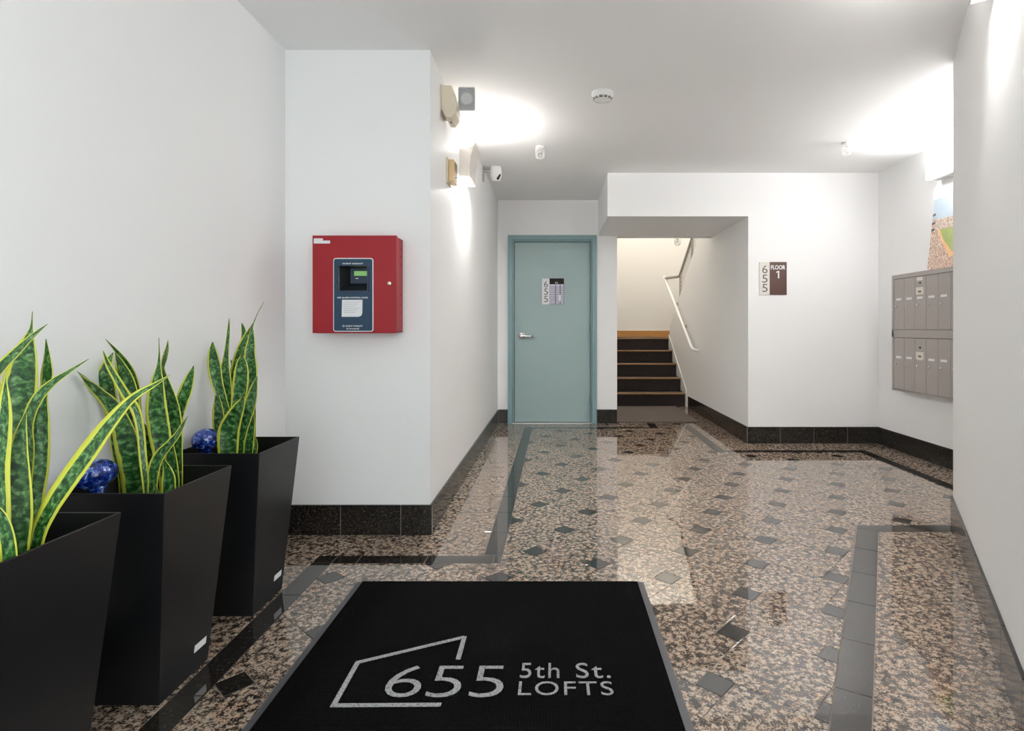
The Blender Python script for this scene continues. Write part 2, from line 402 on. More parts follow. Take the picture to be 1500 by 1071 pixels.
def lay(name, c, side, mat):
    h = side / 2 - JW; poly = clip(FIELD, sq(c, h))
    if len(poly) < 3: return
    if abs(area(poly) - 4*h*h) < 1e-6:            # whole tile: shared mesh
        if name not in share:
            share[name] = MB().prism([(p.x - c.x, p.y - c.y, -.009) for p in sq(c, h)], (0, 0, .009)).mesh(name, .0006)
        o = obj(name, share[name], mat, floor); o.location = (c.x, c.y, 0)
    elif area(poly) > 3e-4: piece(name, poly, mat)
for i in range(-24, 25):
    for j in range(-24, 25):
        c = L0 + LP * i + LQ * j
        if not (-1.6 < c.x < 3.2 and -.2 < c.y < 6.9): continue
        lay('floor_diamond', c, TS, DARK)
        ll = c - (d1 + d2) * (TS / 2)
        lay('floor_tile', ll + d1 * (TS + TB / 2) + d2 * (TS - TB / 2), TB, PINK)
def strip(name, p0, p1, w0, w1, mat, step=.3048, off=0.0):
    # pieces along p0 -> p1; w0, w1: side limits measured to the left of the direction
    p0, p1 = Vector(p0), Vector(p1); d = (p1 - p0); Ln = d.length; d.normalize(); n = Vector((-d.y, d.x))
    cuts = [0.0]; t = off if off > .02 else step
    while t < Ln - .03: cuts.append(t); t += step
    cuts.append(Ln)
    for a, b in zip(cuts, cuts[1:]):
        q = [p0 + d*(a+JW) + n*(w0+JW), p0 + d*(b-JW) + n*(w0+JW), p0 + d*(b-JW) + n*(w1-JW), p0 + d*(a+JW) + n*(w1-JW)]
        piece(name, q, mat)
# dark band
B = 'border_tile'
strip(B, (-1.0, -.4), (-1.0, 2.61), 0, BW, DARK, off=.185)
strip(B, (-1.0, 2.522), (-.242, 2.522), 0, BW, DARK, off=.11)
strip(B, (-.242, 2.61), (-.242, 6.0), 0, BW, DARK)
strip(B, (-.242, 5.912), (1.088, 5.912), 0, BW, DARK)
strip(B, (1.088, 6.0), (1.088, 6.25), 0, BW, DARK)
strip(B, (1.448, 4.78), (1.448, 6.27), 0, BW, DARK)
strip(B, (1.448, 4.78), (2.66, 4.78), 0, BW, DARK)
strip(B, (2.66, 3.02), (2.66, 4.78), 0, BW, DARK)
NB = .0975
dn = NN * NB
c_ = Vector((1.665, 2.918)); piece(B, [dl, c_ - dn + ND * .001, c_, Vector((2.05, 2.918)), Vector((2.10, 3.008))], DARK)
strip(B, Vector((1.665, 2.918)) - dn, dend, 0, NB, DARK, off=.30)
# outer margin in pink granite
P = 'margin_tile'
strip(P, (-1.088, -.4), (-1.088, YC), 0, -XL - 1.088, PINK, off=.2)
strip(P, (-1.088, 2.61), (XC, 2.61), 0, YC - 2.61, PINK)
strip(P, (-.33, 2.61), (-.33, YB), 0, -XC - .33, PINK)
strip(P, (-.33, 6.0), (1.0, 6.0), 0, .25, PINK)
strip(P, (1.088, 6.272), (1.36, 6.272), 0, .3, PINK)
strip(P, (.65, 6.25), (1.088, 6.25), 0, .32, PINK)
strip(P, (XS, 4.868), (XS, 6.6), 0, XS - 1.448, PINK)
strip(P, (.62, 6.572), (XS, 6.572), 0, 1.03, PINK)
strip(P, (XS, 4.868), (XM, 4.868), 0, YF - 4.868, PINK)
strip(P, (XM, 3.02), (XM, 4.868), 0, XM - 2.66, PINK)
dR = dl + NN * NB
wd = (NW0 - dR).dot(NN)
strip(P, Vector((1.665, 2.918)) + ND * .0, Vector((1.665, 2.918)) - ND * 2.7, 0, wd, PINK, off=.55)
piece(P, [Vector((1.672, 2.914)), Vector((1.672, 2.914)) + NN * (wd - .002), Vector((2.058, 2.914))], PINK)

# ------------------------------------------------------------------ baseboards: one row of stone pieces each
BT, BHT = .012, .152
def baseboard(name, p0, p1, n, step=.3048, off=0.0, mat=None):
    p0, p1, n = Vector(p0), Vector(p1), Vector(n); d = p1 - p0; Ln = d.length; d.normalize()
    root = struct(bpy.data.objects.new(name, None)); COL.objects.link(root)
    cuts = [0.0]; t = off if off > .02 else step
    while t < Ln - .02: cuts.append(t); t += step
    cuts.append(Ln)
    for a, b in zip(cuts, cuts[1:]):
        q = [p0 + d*(a+.0015), p0 + d*(b-.0015), p0 + d*(b-.0015) + n*BT, p0 + d*(a+.0015) + n*BT]
        MB().prism([(v.x, v.y, .001) for v in q], (0, 0, BHT - .001)).build('baseboard_tile', mat or BASEG, root, .001)
    q = [p0, p1, p1 + n*(BT-.003), p0 + n*(BT-.003)]
    MB().prism([(v.x, v.y, .0) for v in q], (0, 0, BHT - .003)).build('grout_bed', GROUT, root)
baseboard('baseboard_pier', (XL, YC), (XC + BT, YC), (0, -1), off=.284)
baseboard('baseboard_corridor', (XC, YC), (XC, YB), (1, 0))
baseboard('baseboard_back_left', (XC + BT, YB), (-.523, YB), (0, -1))
baseboard('baseboard_back_middle', (.456, YB), (.681, YB), (0, -1))
baseboard('baseboard_stair', (XS, YF), (XS, 7.45), (-1, 0))
baseboard('baseboard_sign', (XS - BT, YF), (XM, YF), (0, -1), off=.30)
baseboard('baseboard_mailbox', (XM, YF - BT), (XM, NW0.y), (-1, 0))
baseboard('baseboard_left', (XL, FAC), (XL, YC - BT), (1, 0))
baseboard('baseboard_right', NW0, NW1, (-NN.x, -NN.y))

# ------------------------------------------------------------------ glazed entrance behind the camera
ent = struct(bpy.data.objects.new('door_2', None), 'glazed street entrance in dark metal frame'); COL.objects.link(ent)
ex0, ex1 = XL, NW1.x
for x in (ex0 + .03, (ex0 + ex1) / 2 - .35, ex1 - .03): box('frame_post', (x - .03, FAC - .05, 0), (x + .03, FAC + .01, CEIL), BLACK, ent)
for z in (.05, 2.12, CEIL - .03): box('frame_rail', (ex0, FAC - .05, z - .03), (ex1, FAC + .01, z + .03), BLACK, ent)
box('glass_pane', (ex0, FAC - .024, .05), (ex1, FAC - .018, CEIL), PANE, ent)

sd = struct(bpy.data.objects.new('added_window', None), 'added unseen glazing beside the street entrance, brightens left wall'); COL.objects.link(sd)  # glazing added out of view so daylight brightens the left wall
for y in (FAC + .03, NW1.y - .03): box('frame_post', (ex1 - .01, y - .03, 0), (ex1 + .05, y + .03, CEIL), BLACK, sd)
for z in (.05, CEIL - .03): box('frame_rail', (ex1 - .01, FAC, z - .03), (ex1 + .05, NW1.y, z + .03), BLACK, sd)
box('glass_pane', (ex1 + .018, FAC, .05), (ex1 + .024, NW1.y, CEIL), PANE, sd)
# ------------------------------------------------------------------ teal door
door = struct(bpy.data.objects.new('door_1', None), 'teal painted metal door with lever handle in teal frame'); COL.objects.link(door)
FX0, FX1, FZ = -.523, .456, 2.071                 # frame outside
me = plate_mesh('door_frame', [[(FX0, 0), (FX0 + .05, 0), (FX0 + .05, FZ - .05), (FX1 - .05, FZ - .05), (FX1 - .05, 0), (FX1, 0), (FX1, FZ), (FX0, FZ)]], .05, M_front(0, YB - .004, 0))
obj('door_frame', me, TEALF, door)
me = plate_mesh('door_stop', [[(FX0 + .05, 0), (FX0 + .068, 0), (FX0 + .068, FZ - .068), (FX1 - .068, FZ - .068), (FX1 - .068, 0), (FX1 - .05, 0), (FX1 - .05, FZ - .05), (FX0 + .05, FZ - .05)]], .06, M_front(0, YB + .03, 0))
obj('door_stop', me, TEALF, door)
leaf_y = YB + .035
leaf = box('door_leaf', (FX0 + .07, leaf_y, .008), (FX1 - .07, leaf_y + .045, FZ - .071), TEAL, door, .003)
box('threshold', (FX0 + .05, YB - .02, -.002), (FX1 - .05, YB + .1, .006), STEEL, door)
hx, hz = (764 - CX) / F * YB, H - (492 - CY) / F * YB
Mh = Matrix.Translation((hx, leaf_y, hz)) @ Matrix.Rotation(R(90), 4, 'X')
hd = MB().lathe([(.001, -.001), (.040, -.001), (.040, .006), (.034, .011), (.001, .011)], 28, Mh).build('rose', STEEL, leaf, 0, True)
lev = MB(); lev.lathe([(.001, 0), (.015, 0), (.015, .055), (.010, .062), (.001, .062)], 20, Mh)
lev.tube([(hx, leaf_y - .05, hz), (hx + .03, leaf_y - .052, hz), (hx + .07, leaf_y - .052, hz - .004), (hx + .112, leaf_y - .048, hz - .006)], [.017, .016, .014, .013], 12)
lev.build('lever_handle', CHROME, leaf, 0, True)
MB().tube([(hx + .108, leaf_y - .048, hz - .006), (hx + .124, leaf_y - .047, hz - .006)], [.0105, .009], 12).build('lever_tip', BLACK, leaf, 0, True)
for z in (.25, 1.05, 1.85): MB().tube([(FX1 - .07, leaf_y - .004, z - .05), (FX1 - .07, leaf_y - .004, z + .05)], .007, 8).build('hinge', TEALF, leaf)

struct(box('light_stop', (FX0 - .05, YB + .16, 0), (FX1 + .05, YB + .22, FZ + .1), PAINT))  # added unseen panel that stops light leaking around the door frame
# ------------------------------------------------------------------ signs
def sign655(name, label, x0, x1, xm, z0, z1, y, dark, words, white):
    t = thing(name, label, 'sign'); h = z1 - z0
    box('number_strip', (x0, y - .008, z0), (xm, y - .0005, z1), white, t, .001)
    for k, ch in enumerate('655'):
        w = (xm - x0) * .52; hh = h * .245; zz = z0 + h * (.655 - .285 * k)
        text('numeral', ch, w, hh, .002, M_front(x0 + (xm - x0) * .27, y - .008, zz), GREYTXT, t)
    pl_ = box('sign_panel', (xm, y - .010, z0), (x1, y - .0005, z1), dark, t, .001)
    words(t, pl_)
    return t
s = YF / F
SPECK = simple('speckled_ivory_plastic', (.76, .72, .66), .5, noise=.25, scale=400)
def w_floor(t, p):
    text('floor_word', 'FLOOR', 21 * s, 6.2 * s, .002, M_front((1128.6 - CX) * s, YF - .010, H - (395 - CY) * s), WHITEP, p, .02)
    g1 = [(2.4, 0), (4.4, 0), (4.4, 11), (2.9, 11), (0, 9.6), (0, 8.1), (2.4, 9.1)]
    obj('floor_number', plate_mesh('floor_number', [[(x * s, z * s) for x, z in g1]], .002, M_front((1136.4 - CX) * s, YF - .0105, H - (408 - CY) * s)), WHITEP, p)
sign655('floor_sign', 'brown floor sign with ivory 655 strip on white wall beside stair opening', (1112 - CX) * s, (1151.8 - CX) * s, (1127 - CX) * s,
        H - (432 - CY) * s, H - (384 - CY) * s, YF, BROWN, w_floor, SPECK)
s2 = leaf_y / F
def w_door(t, p):
    pass
x0, x1, xm = (794 - CX) * s2, (826 - CX) * s2, (805 - CX) * s2; z0, z1 = H - (446 - CY) * s2, H - (408 - CY) * s2
DKSIGN = simple('dark_brown_sign', (.014, .008, .009), .6, ior=1.3)
ds = sign655('door_sign', 'white and dark 655 sign with lined notice fixed on teal door', x0, x1, xm, z0, z1, leaf_y, DKSIGN, w_door, PAPER)
text('sign_word', 'TO', 5 * s2, 2.6 * s2, .002, M_front((812.5 - CX) * s2, leaf_y - .010, H - (416 - CY) * s2), PAPER, ds)
nz1 = H - (416.6 - CY) * s2
note = box('lined_notice', (xm + .002, leaf_y - .0125, z0), (x1 - .003, leaf_y - .0102, nz1), PAPERL, ds)
for k in range(10):
    z = nz1 - .03 - k * .0205
    box('notice_line', (xm + .003, leaf_y - .0135, z - .0022), (x1 - .004, leaf_y - .0126, z + .0022), simple('slate_print', (.10, .10, .16), .7) if k == 0 else bpy.data.materials['slate_print'], note)
for fx in (.42, .74):
    xx = xm + (x1 - xm) * fx; box('notice_line', (xx - .004, leaf_y - .0138, z0 + .004), (xx + .004, leaf_y - .0128, nz1 - .004), bpy.data.materials['slate_print'], note)
box('white_label', (xm + (x1 - xm) * .63, leaf_y - .0142, z0 + .035), (xm + (x1 - xm) * .78, leaf_y - .013, z0 + .105), PAPER, note)

# ------------------------------------------------------------------ fire alarm panel
fp = thing('fire_alarm_panel', 'red steel fire alarm control panel with blue display on pier wall', 'fire panel')
FY = 2.75; q = FY / F
fX = lambda x: (x - CX) * q
fZ = lambda y: H - (y - CY) * q
ax0, ax1, az0, az1 = fX(457.8), fX(580.8), fZ(488), fZ(345)
cab = MB(); c0, c1, e0, e1 = ax0 + .004, ax1 - .004, az0 + .004, az1 - .004      # open-fronted steel box
for a_, b_ in (((c0, FY + .018, e0), (c1, YC, e0 + .003)), ((c0, FY + .018, e1 - .003), (c1, YC, e1)), ((c0, FY + .018, e0), (c0 + .003, YC, e1)), ((c1 - .003, FY + .018, e0), (c1, YC, e1)), ((c0, YC - .004, e0), (c1, YC - .001, e1))): cab.box(a_, b_)
cab.build('cabinet', RED, fp)
wx0, wx1, wz0, wz1 = fX(497), fX(538.5), fZ(426), fZ(390)      # display window
me = plate_mesh('door', [[(ax0, az0), (ax1, az0), (ax1, az1), (ax0, az1)], [(wx0, wz0), (wx0, wz1), (wx1, wz1), (wx1, wz0)]], .018, M_front(0, FY + .009, 0))
fd = obj('door', me, RED, fp)
bo = [fX(488.6), fZ(486), fX(547.2), fZ(378.5)]
def dome(b, r):                                   # rounded plate with slightly arched top edge
    pts = rrect(b[0], b[1], b[2], b[3], r); return [(x, z + (.006 * (1 - ((x - (b[0] + b[2]) / 2) / ((b[2] - b[0]) / 2)) ** 2) if z > (b[1] + b[3]) / 2 else 0)) for x, z in pts]
hole = [(wx0, wz0), (wx0, wz1), (wx1, wz1), (wx1, wz0)]
obj('bezel_rim', plate_mesh('bezel_rim', [dome(bo, .012), hole], .004, M_front(0, FY - .002, 0)), WHITEP, fp)
ins = .0045; bi = [bo[0] + ins, bo[1] + ins, bo[2] - ins, bo[3] - ins]
bz = obj('bezel', plate_mesh('bezel', [dome(bi, .009), hole], .003, M_front(0, FY - .0052, 0)), BLUE, fp)
fr = .008
obj('window_frame', plate_mesh('window_frame', [rrect(wx0 - fr, wz0 - fr, wx1 + fr, wz1 + fr, .005), hole], .004, M_front(0, FY - .0085, 0)), NAVY, bz)
rd = MB(); D = .06                                # recessed well behind the window
sx0, sx1, sz0, sz1 = wx0 + .033, wx1 - .002, wz0 + .04, wz1 - .004
rd.add([(wx0, FY, wz0), (wx1, FY, wz0), (wx1, FY, wz1), (wx0, FY, wz1), (sx0, FY + D, sz0), (sx1, FY + D, sz0), (sx1, FY + D, sz1), (sx0, FY + D, sz1)],
       [(0, 1, 5, 4), (1, 2, 6, 5), (2, 3, 7, 6), (3, 0, 4, 7)])
MBk = simple('black_well', (.006, .009, .012), .5)
rd.build('display_well', MBk, fp)
disp = box('display_board', (sx0, FY + D - .002, sz0), (sx1, FY + D + .004, sz1), NAVY, fp)
box('lcd_screen', (fX(513), FY + D - .006, fZ(402.5)), (fX(534), FY + D - .0025, fZ(395.5)), LCD, disp)
box('button_row', (fX(515), FY + D - .005, fZ(407)), (fX(519), FY + D - .0025, fZ(405.8)), PAPER, disp)
text('panel_brand', 'SILENT KNIGHT', 30 * q, 2.6 * q, .0008, M_front(fX(502.5), FY - .0067, fZ(388)), WHITEP, bz, .02)
text('panel_title', 'FIRE ALARM CONTROL PANEL', 45 * q, 2.3 * q, .0008, M_front(fX(495), FY - .0067, fZ(437.3)), WHITEP, bz, .015)
text('panel_maker', 'SILENT KNIGHT', 25 * q, 2.3 * q, .0008, M_front(fX(507), FY - .0067, fZ(478.8)), WHITEP, bz, .01)
text('panel_maker_line', 'by Honeywell', 18 * q, 2.9 * q, .0008, M_front(fX(508.5), FY - .0067, fZ(483.2)), WHITEP, bz, .01)
ring = [(fX(504) + .005 * math.cos(R(a)), fZ(477.6) + .005 * math.sin(R(a))) for a in range(0, 360, 30)]
ring2 = [(fX(504) + .0033 * math.cos(R(a)), fZ(477.6) + .0033 * math.sin(R(a))) for a in range(0, 360, 30)]
obj('maker_mark', plate_mesh('maker_mark', [ring, ring2], .0008, M_front(0, FY - .0071, 0)), WHITEP, bz)
pc = [(fX(501.3), fZ(464.2)), (fX(526), fZ(464.2)), (fX(530), fZ(462.5)), (fX(531.5), fZ(458.5)), (fX(531.8), fZ(439.3)), (fX(502), fZ(439.3))]
nt_ = obj('taped_note', plate_mesh('taped_note', [pc], .0012, M_front(0, FY - .0075, 0)), PAPER, fp)
for k in range(6): box('note_line', (fX(504), FY - .0086, fZ(443.4 + 2.9*k)), (fX(528 - (k % 3) * 3), FY - .0081, fZ(442.9 + 2.9*k)), simple('pale_grey_print', (.45, .45, .50), .7) if k == 0 else bpy.data.materials['pale_grey_print'], nt_)
box('sticker', (fX(459.5), FY - .001, fZ(356.8)), (fX(483.5), FY - .0001, fZ(352.5)), PAPER, fp)
box('sticker', (fX(459.8), FY - .001, fZ(352.4)), (fX(473), FY - .0001, fZ(349.2)), PAPER, fp)
Ml = M_front(fX(570.5), FY, fZ(415.3))
lk = MB().lathe([(.001, -.002), (.0095, -.002), (.0095, .004), (.007, .006), (.001, .006)], 20, Ml).build('lock', BRASS, fp, 0, True)
box('keyway', (fX(570.5) - .0008, FY - .0066, fZ(415.3) - .004), (fX(570.5) + .0008, FY - .0058, fZ(415.3) + .004), BLACK, lk)
for z in (.06, .10, .14, .19, .34, .38, .42):     # knock-outs on the side
    MB().lathe([(.001, 0), (.007, 0), (.007, .0015), (.001, .0015)], 12, Matrix.Translation((ax1 - .004, FY + .09, az0 + z)) @ Matrix.Rotation(R(90), 4, 'Y')).build('knockout', RED, fp)
for k in range(46):
    x = ax0 + .02 + k * (ax1 - ax0 - .04) / 45
    box('hinge_knuckle', (x - .0028, FY - .0035, az0 - .001), (x + .0028, FY - .0002, az0 + .0035), RED, fd)

# ------------------------------------------------------------------ mailboxes
mb = thing('mailbox_unit', 'taupe metal wall mailboxes in two tiers of numbered doors', 'mailboxes')
MX = 2.84
yA, yB_ = 4.776, 3.775                            # far and near end
mZ = lambda y: H - (y - CY) * 4.776 / F
mz0, mz1 = mZ(571), mZ(404); mzm0, mzm1 = mZ(494.5), mZ(484)
body = box('housing', (MX + .006, yB_, mz0), (XM, yA, mz1), MAIL, mb, .002)
ncol = 7; cw = (4.747 - yB_ - .02) / ncol
tiers = ((mzm1 + .006, mz1 - .036, 'upper'), (mz0 + .014, mzm0, 'lower'))
box('top_rail', (MX - .004, yB_, mz1 - .034), (MX + .006, yA, mz1), MAIL, mb, .001)
box('middle_rail', (MX - .004, yB_, mzm0 + .003), (MX + .006, yA, mzm1 + .004), MAIL, mb, .001)
box('bottom_rail', (MX - .004, yB_, mz0), (MX + .006, yA, mz0 + .012), MAIL, mb, .001)
box('end_rail', (MX - .004, 4.75, mz0 + .012), (MX + .006, yA, mz1 - .034), MAIL, mb, .001)
box('end_rail', (MX - .004, yB_, mz0 + .012), (MX + .006, yB_ + .018, mz1 - .034), MAIL, mb, .001)
box('backing', (MX + .0045, yB_ + .018, mz0 + .012), (MX + .0065, 4.75, mz1 - .034), MAILD, mb)
My = Matrix.Rotation(R(-90), 4, 'Y')
for z0, z1, which in tiers:
    for k in range(ncol):
        ya = 4.747 - k * cw; yb = ya - cw
        d = box('mailbox_door', (MX - .002, yb + .0016, z0 + .002), (MX + .0045, ya - .0016, z1 - .002), MAIL, mb, .0012)
        zc = z0 + (z1 - z0) * (.60 if which == 'upper' else .625)
        box('name_label', (MX - .0032, yb + cw * .28, zc - .010), (MX - .002, ya - cw * .22, zc + .008), PAPER, d)
        MB().lathe([(.001, 0), (.010, 0), (.010, .006), (.006, .009), (.001, .009)], 14, Matrix.Translation((MX - .002, ya - cw * .26, zc - .058)) @ My).build('lock', CHROME, d, 0, True)
        if k == 2:
            zz = z1 - (.115 if which == 'upper' else .135)
            pl2 = box('carrier_plate', (MX - .0036, yb + cw * .2, zz - .028), (MX - .002, ya - cw * .12, zz + .028), IVORY, d)
            box('plate_mark', (MX - .0044, yb + cw * .40, zz - .012), (MX - .0036, ya - cw * .34, zz + .000), DARKTXT, pl2)
            MB().lathe([(.001, 0), (.009, 0), (.009, .004), (.001, .004)], 14, Matrix.Translation((MX - .002, (ya + yb) / 2, zz + .062)) @ My).build('carrier_lock', BLACK, d)
            if which == 'upper': box('small_label', (MX - .0034, yb + cw * .28, z1 - .035), (MX - .002, ya - cw * .2, z1 - .008), IVORY, d)

# ballpark print leaning on top of the mailboxes
pr = thing('photo_print', 'colour print of a ballpark crowd leaning on top of mailboxes', 'picture')
pb, pt = Vector((2.868, 0, mz1 + .001)), Vector((2.926, 0, 2.037))
up = (pt - pb); PL = up.length; up.normalize(); ynear, yfar = 3.80, 4.37
def pq(u, v, off=0.0):                            # u: 0 far .. 1 near, v: 0 bottom .. 1 top
    return pb + up * (v * PL) + Vector((0, yfar + (ynear - yfar) * u, 0)) + Vector((-up.z, 0, up.x)) * off
MB().prism([pq(0, 0), pq(1, 0), pq(1, 1), pq(0, 1)], (.006, 0, 0)).build('board', PAPER, pr)
def noisy(name, stops, scale, detail=4):
    m, nt, b = newmat(name); g = nt.nodes.new('ShaderNodeNewGeometry'); n = nt.nodes.new('ShaderNodeTexNoise')
    n.inputs['Scale'].default_value = scale; n.inputs['Detail'].default_value = detail; nt.links.new(g.outputs['Position'], n.inputs['Vector'])
    r = ramp(nt, n.outputs['Fac'], stops); nt.links.new(r.outputs['Color'], b.inputs['Base Color']); b.inputs['Roughness'].default_value = .35; return m
SKY_ = noisy('printed_sky', [(.3, (.40, .54, .66)), (.7, (.60, .68, .74))], 4)
CROWD = noisy('printed_crowd', [(.36, (.18, .13, .12)), (.46, (.52, .30, .20)), (.54, (.70, .50, .38)), (.64, (.85, .80, .75))], 110, 6)
GRASS = noisy('printed_grass', [(.3, (.30, .36, .10)), (.7, (.42, .47, .18))], 12)
DIRT = noisy('printed_warning_track', [(.3, (.78, .44, .19)), (.7, (.84, .55, .30))], 20)
CITY = noisy('printed_town', [(.35, (.36, .26, .20)), (.5, (.62, .48, .40)), (.65, (.78, .72, .66))], 60, 5)
DKP = noisy('printed_stand', [(.3, (.06, .05, .05)), (.7, (.14, .11, .10))], 40)
def patch(name, pts, mat, off): MB().prism([pq(u, v, off) for u, v in pts], (Vector((-up.z, 0, up.x)) * .0006)).build(name, mat, pr)
patch('printed_sky', [(0, .72), (1, .68), (1, 1), (0, 1)], SKY_, .0003)
patch('printed_town', [(0, .56), (1, .52), (1, .68), (.25, .70), (0, .72)], CITY, .0003)
patch('printed_crowd', [(0, 0), (1, 0), (1, .05), (.40, .16), (.22, .38), (.12, .56), (0, .56)], CROWD, .0003)
patch('printed_track', [(.40, .16), (1, .05), (1, .10), (.44, .22), (.26, .40), (.17, .56), (.12, .56), (.22, .38)], DIRT, .0003)
patch('printed_grass', [(.44, .22), (1, .10), (1, .52), (.17, .56), (.26, .40)], GRASS, .0003)
for v in (.76, .64, .55): patch('printed_scoreboard', [(0.0, v), (.06, v + .005), (.06, v + .04), (0, v + .035)], DKP, .001)

# wall lamp over the mailboxes
lamp = thing('mailbox_lamp', 'long white glowing fluorescent lamp high on wall above mailboxes', 'lamp')
LX, ly0, ly1 = 2.83, 3.12, 4.338
lz0, lz1 = H - (265 - CY) * ly1 / F, H - (242 - CY) * ly1 / F
box('base_tray', (LX + .03, ly0 + .02, lz0 - .004), (XM, ly1 - .02, lz0 + .02), WHITEM, lamp, .002)
LAMPE = emission('lamp_diffuser_glow', (1, .985, .97), 13.0)
box('diffuser', (LX, ly0 + .012, lz0 + .004), (XM - .004, ly1 - .012, lz1), LAMPE, lamp, .012)
for ye in (ly0, ly1 - .012): box('end_cap', (LX - .002, ye, lz0 + .002), (XM, ye + .012, lz1 + .002), WHITEM, lamp, .002)  # opaque ends added, out of view, to keep glow off the sign wall

# ------------------------------------------------------------------ wall fittings along the corridor
eX = lambda x, d: (x - CX) / F * d
zAt = lambda y, d: H - (y - CY) / F * d
em = thing('emergency_light', 'cream emergency light with clear square lamp head high on corridor wall', 'emergency light')
y0, y1 = 3.14, 3.30; zt_, zb_ = 2.395, 2.215
prof = [(0, zb_ + .05), (.020, zb_ + .004), (.050, zb_), (.074, zb_ + .03), (.080, zb_ + .075), (.070, zb_ + .12), (.055, zt_), (0, zt_)]
MB().prism([(XC + .006 + a, y0, z) for a, z in prof], (0, y1 - y0, 0)).build('housing', CREAM, em, .003)
box('back_plate', (XC, y0 + .002, zb_ + .04), (XC + .006, y1 - .002, zt_ + .004), CREAM, em, .001)
MB().tube([(XC + .045, y0 + .07, zb_ + .002), (XC + .045, y0 + .07, zb_ - .006)], .004, 8).build('test_switch', BLACK, em)
for yy in (3.225,):
    cxh, czh = -.500, zAt(148, 3.225)
    MB().tube([(XC + .075, yy + .03, zb_ + .09), (XC + .10, yy + .025, zb_ + .095), (XC + .115, yy + .02, zb_ + .10)], [.016, .012, .016], 12).build('swivel', CREAM, em, 0, True)
    hdm = MB(); hw, hh = .048, .066
    hdm.lathe([(.02, .05), (.045, .03), (.055, .012), (.055, .004)], 4, Matrix.Translation((cxh, yy - .022, czh)) @ Matrix.Rotation(R(90), 4, 'X') @ Matrix.Diagonal((1.2, 1.62, -1, 1)) @ Matrix.Rotation(R(45), 4, 'Z'))
    hdm.build('lamp_shell', WHITEP, em)
    obj('lens_rim', plate_mesh('lens_rim', [rrect(-hw, -hh, hw, hh, .01), rrect(-hw + .007, -hh + .007, hw - .007, hh - .007, .007)[::-1]], .014, M_front(cxh, yy - .027, czh)), simple('pale_grey_plastic', (.62, .62, .61), .3) if yy < 3.3 else bpy.data.materials['pale_grey_plastic'], em)
    box('lens', (cxh - hw + .006, yy - .034, czh - hh + .006), (cxh + hw - .006, yy - .030, czh + hh - .006), LENS, em)
    MB().lathe([(.004, .0), (.012, .004), (.030, .022), (.034, .026)], 20, Matrix.Translation((cxh, yy - .006, czh)) @ Matrix.Rotation(R(90), 4, 'X')).build('reflector', WHITEP, em, 0, True)

st = thing('alarm_strobe', 'cream fire alarm strobe with painted sconce tint on corridor wall beside sconce', 'alarm')
y0, y1 = 3.30, 3.42; zt_, zb_ = zAt(231, 3.29), zAt(267, 3.29)
CREAM_TINT = simple('sconce_tinted_cream_plastic', (.74, .54, .30), .4)  # cream plastic with the orange tint of sconce light put into its colour
box('back_box', (XC, y0 - .008, zb_), (XC + .012, y1 + .008, zt_ + .006), CREAM, st, .002)
box('grille_body', (XC + .012, y0, zb_ + .008), (XC + .046, y1, zt_ - .004), CREAM_TINT, st, .006)
for k in range(5): box('grille_slot', (XC + .0455, y0 + .02, zt_ - .018 - k * .011), (XC + .0468, y1 - .02, zt_ - .013 - k * .011), MAILD, st)
MB().lathe([(.03, 0), (.03, .012), (.022, .026), (.008, .032), (.001, .032)], 18, Matrix.Translation((XC + .044, (y0 + y1) / 2 - .03, zb_ + .04)) @ Matrix.Rotation(R(90), 4, 'Y')).build('strobe_lens', LENS, st, 0, True)
MB().tube([(XC + .05, (y0 + y1) / 2 - .045, zb_ + .04), (XC + .05, (y0 + y1) / 2 - .015, zb_ + .04)], .006, 8).build('flash_tube', CHROME, st)

SCM = simple('off_white_sconce_paint', (.66, .62, .57), .5)
BULB = emission('sconce_bulb_glow', (1, .955, .91), 165)
LENSG = emission('sconce_lens_glow', (1, .96, .92), 250)
def sconce(label, origin, ang, z0=2.055, w=.26, bulb=BULB, lens=LENSG):
    # local x: out of the wall, local y: along the wall
    t = thing('wall_sconce', label, 'wall lamp', 'curved wall sconces'); t.location = (origin[0], origin[1], z0); t.rotation_euler = (0, 0, ang)
    h = .23; arc = []
    for k in range(13):
        f = k / 12; arc.append((.062 + .006 * (1 - f) ** 2 + .042 * f ** 2.2, h * f))
    MB().prism([(a, -w/2, z) for a, z in arc] + [(a - .003, -w/2, z) for a, z in arc[::-1]], (0, w, 0)).build('curved_shade', SCM, t)
    for ye in (-w/2 - .003, w/2):
        MB().prism([(0, ye, .004)] + [(a - .002, ye, z) for a, z in arc[:-2]] + [(0, ye, arc[-3][1])], (0, .003, 0)).build('end_cap', SCM, t)
    box('back_plate', (0, -w/2, .03), (.006, w/2, .2), WHITEM, t)
    MB().tube([(.036, -w/2 + .04, .214), (.036, w/2 - .04, .214)], .013, 10).build('bulb', bulb, t)
    box('lower_lens', (.012, -w/2 + .02, .001), (.056, w/2 - .02, .004), lens, t)
sconce('off-white curved up and down light sconce on corridor wall', (XC, 3.90), 0)
sp_ = NW0 - ND * ((NW0.y - 1.746) / ND.y)
sconce('off-white curved sconce high on the splayed right wall', (sp_.x, sp_.y), math.atan2(-NN.y, -NN.x), 2.13, bulb=emission('entry_bulb_glow', (1, .965, .93), 560), lens=emission('entry_lens_glow', (1, .965, .93), 90))

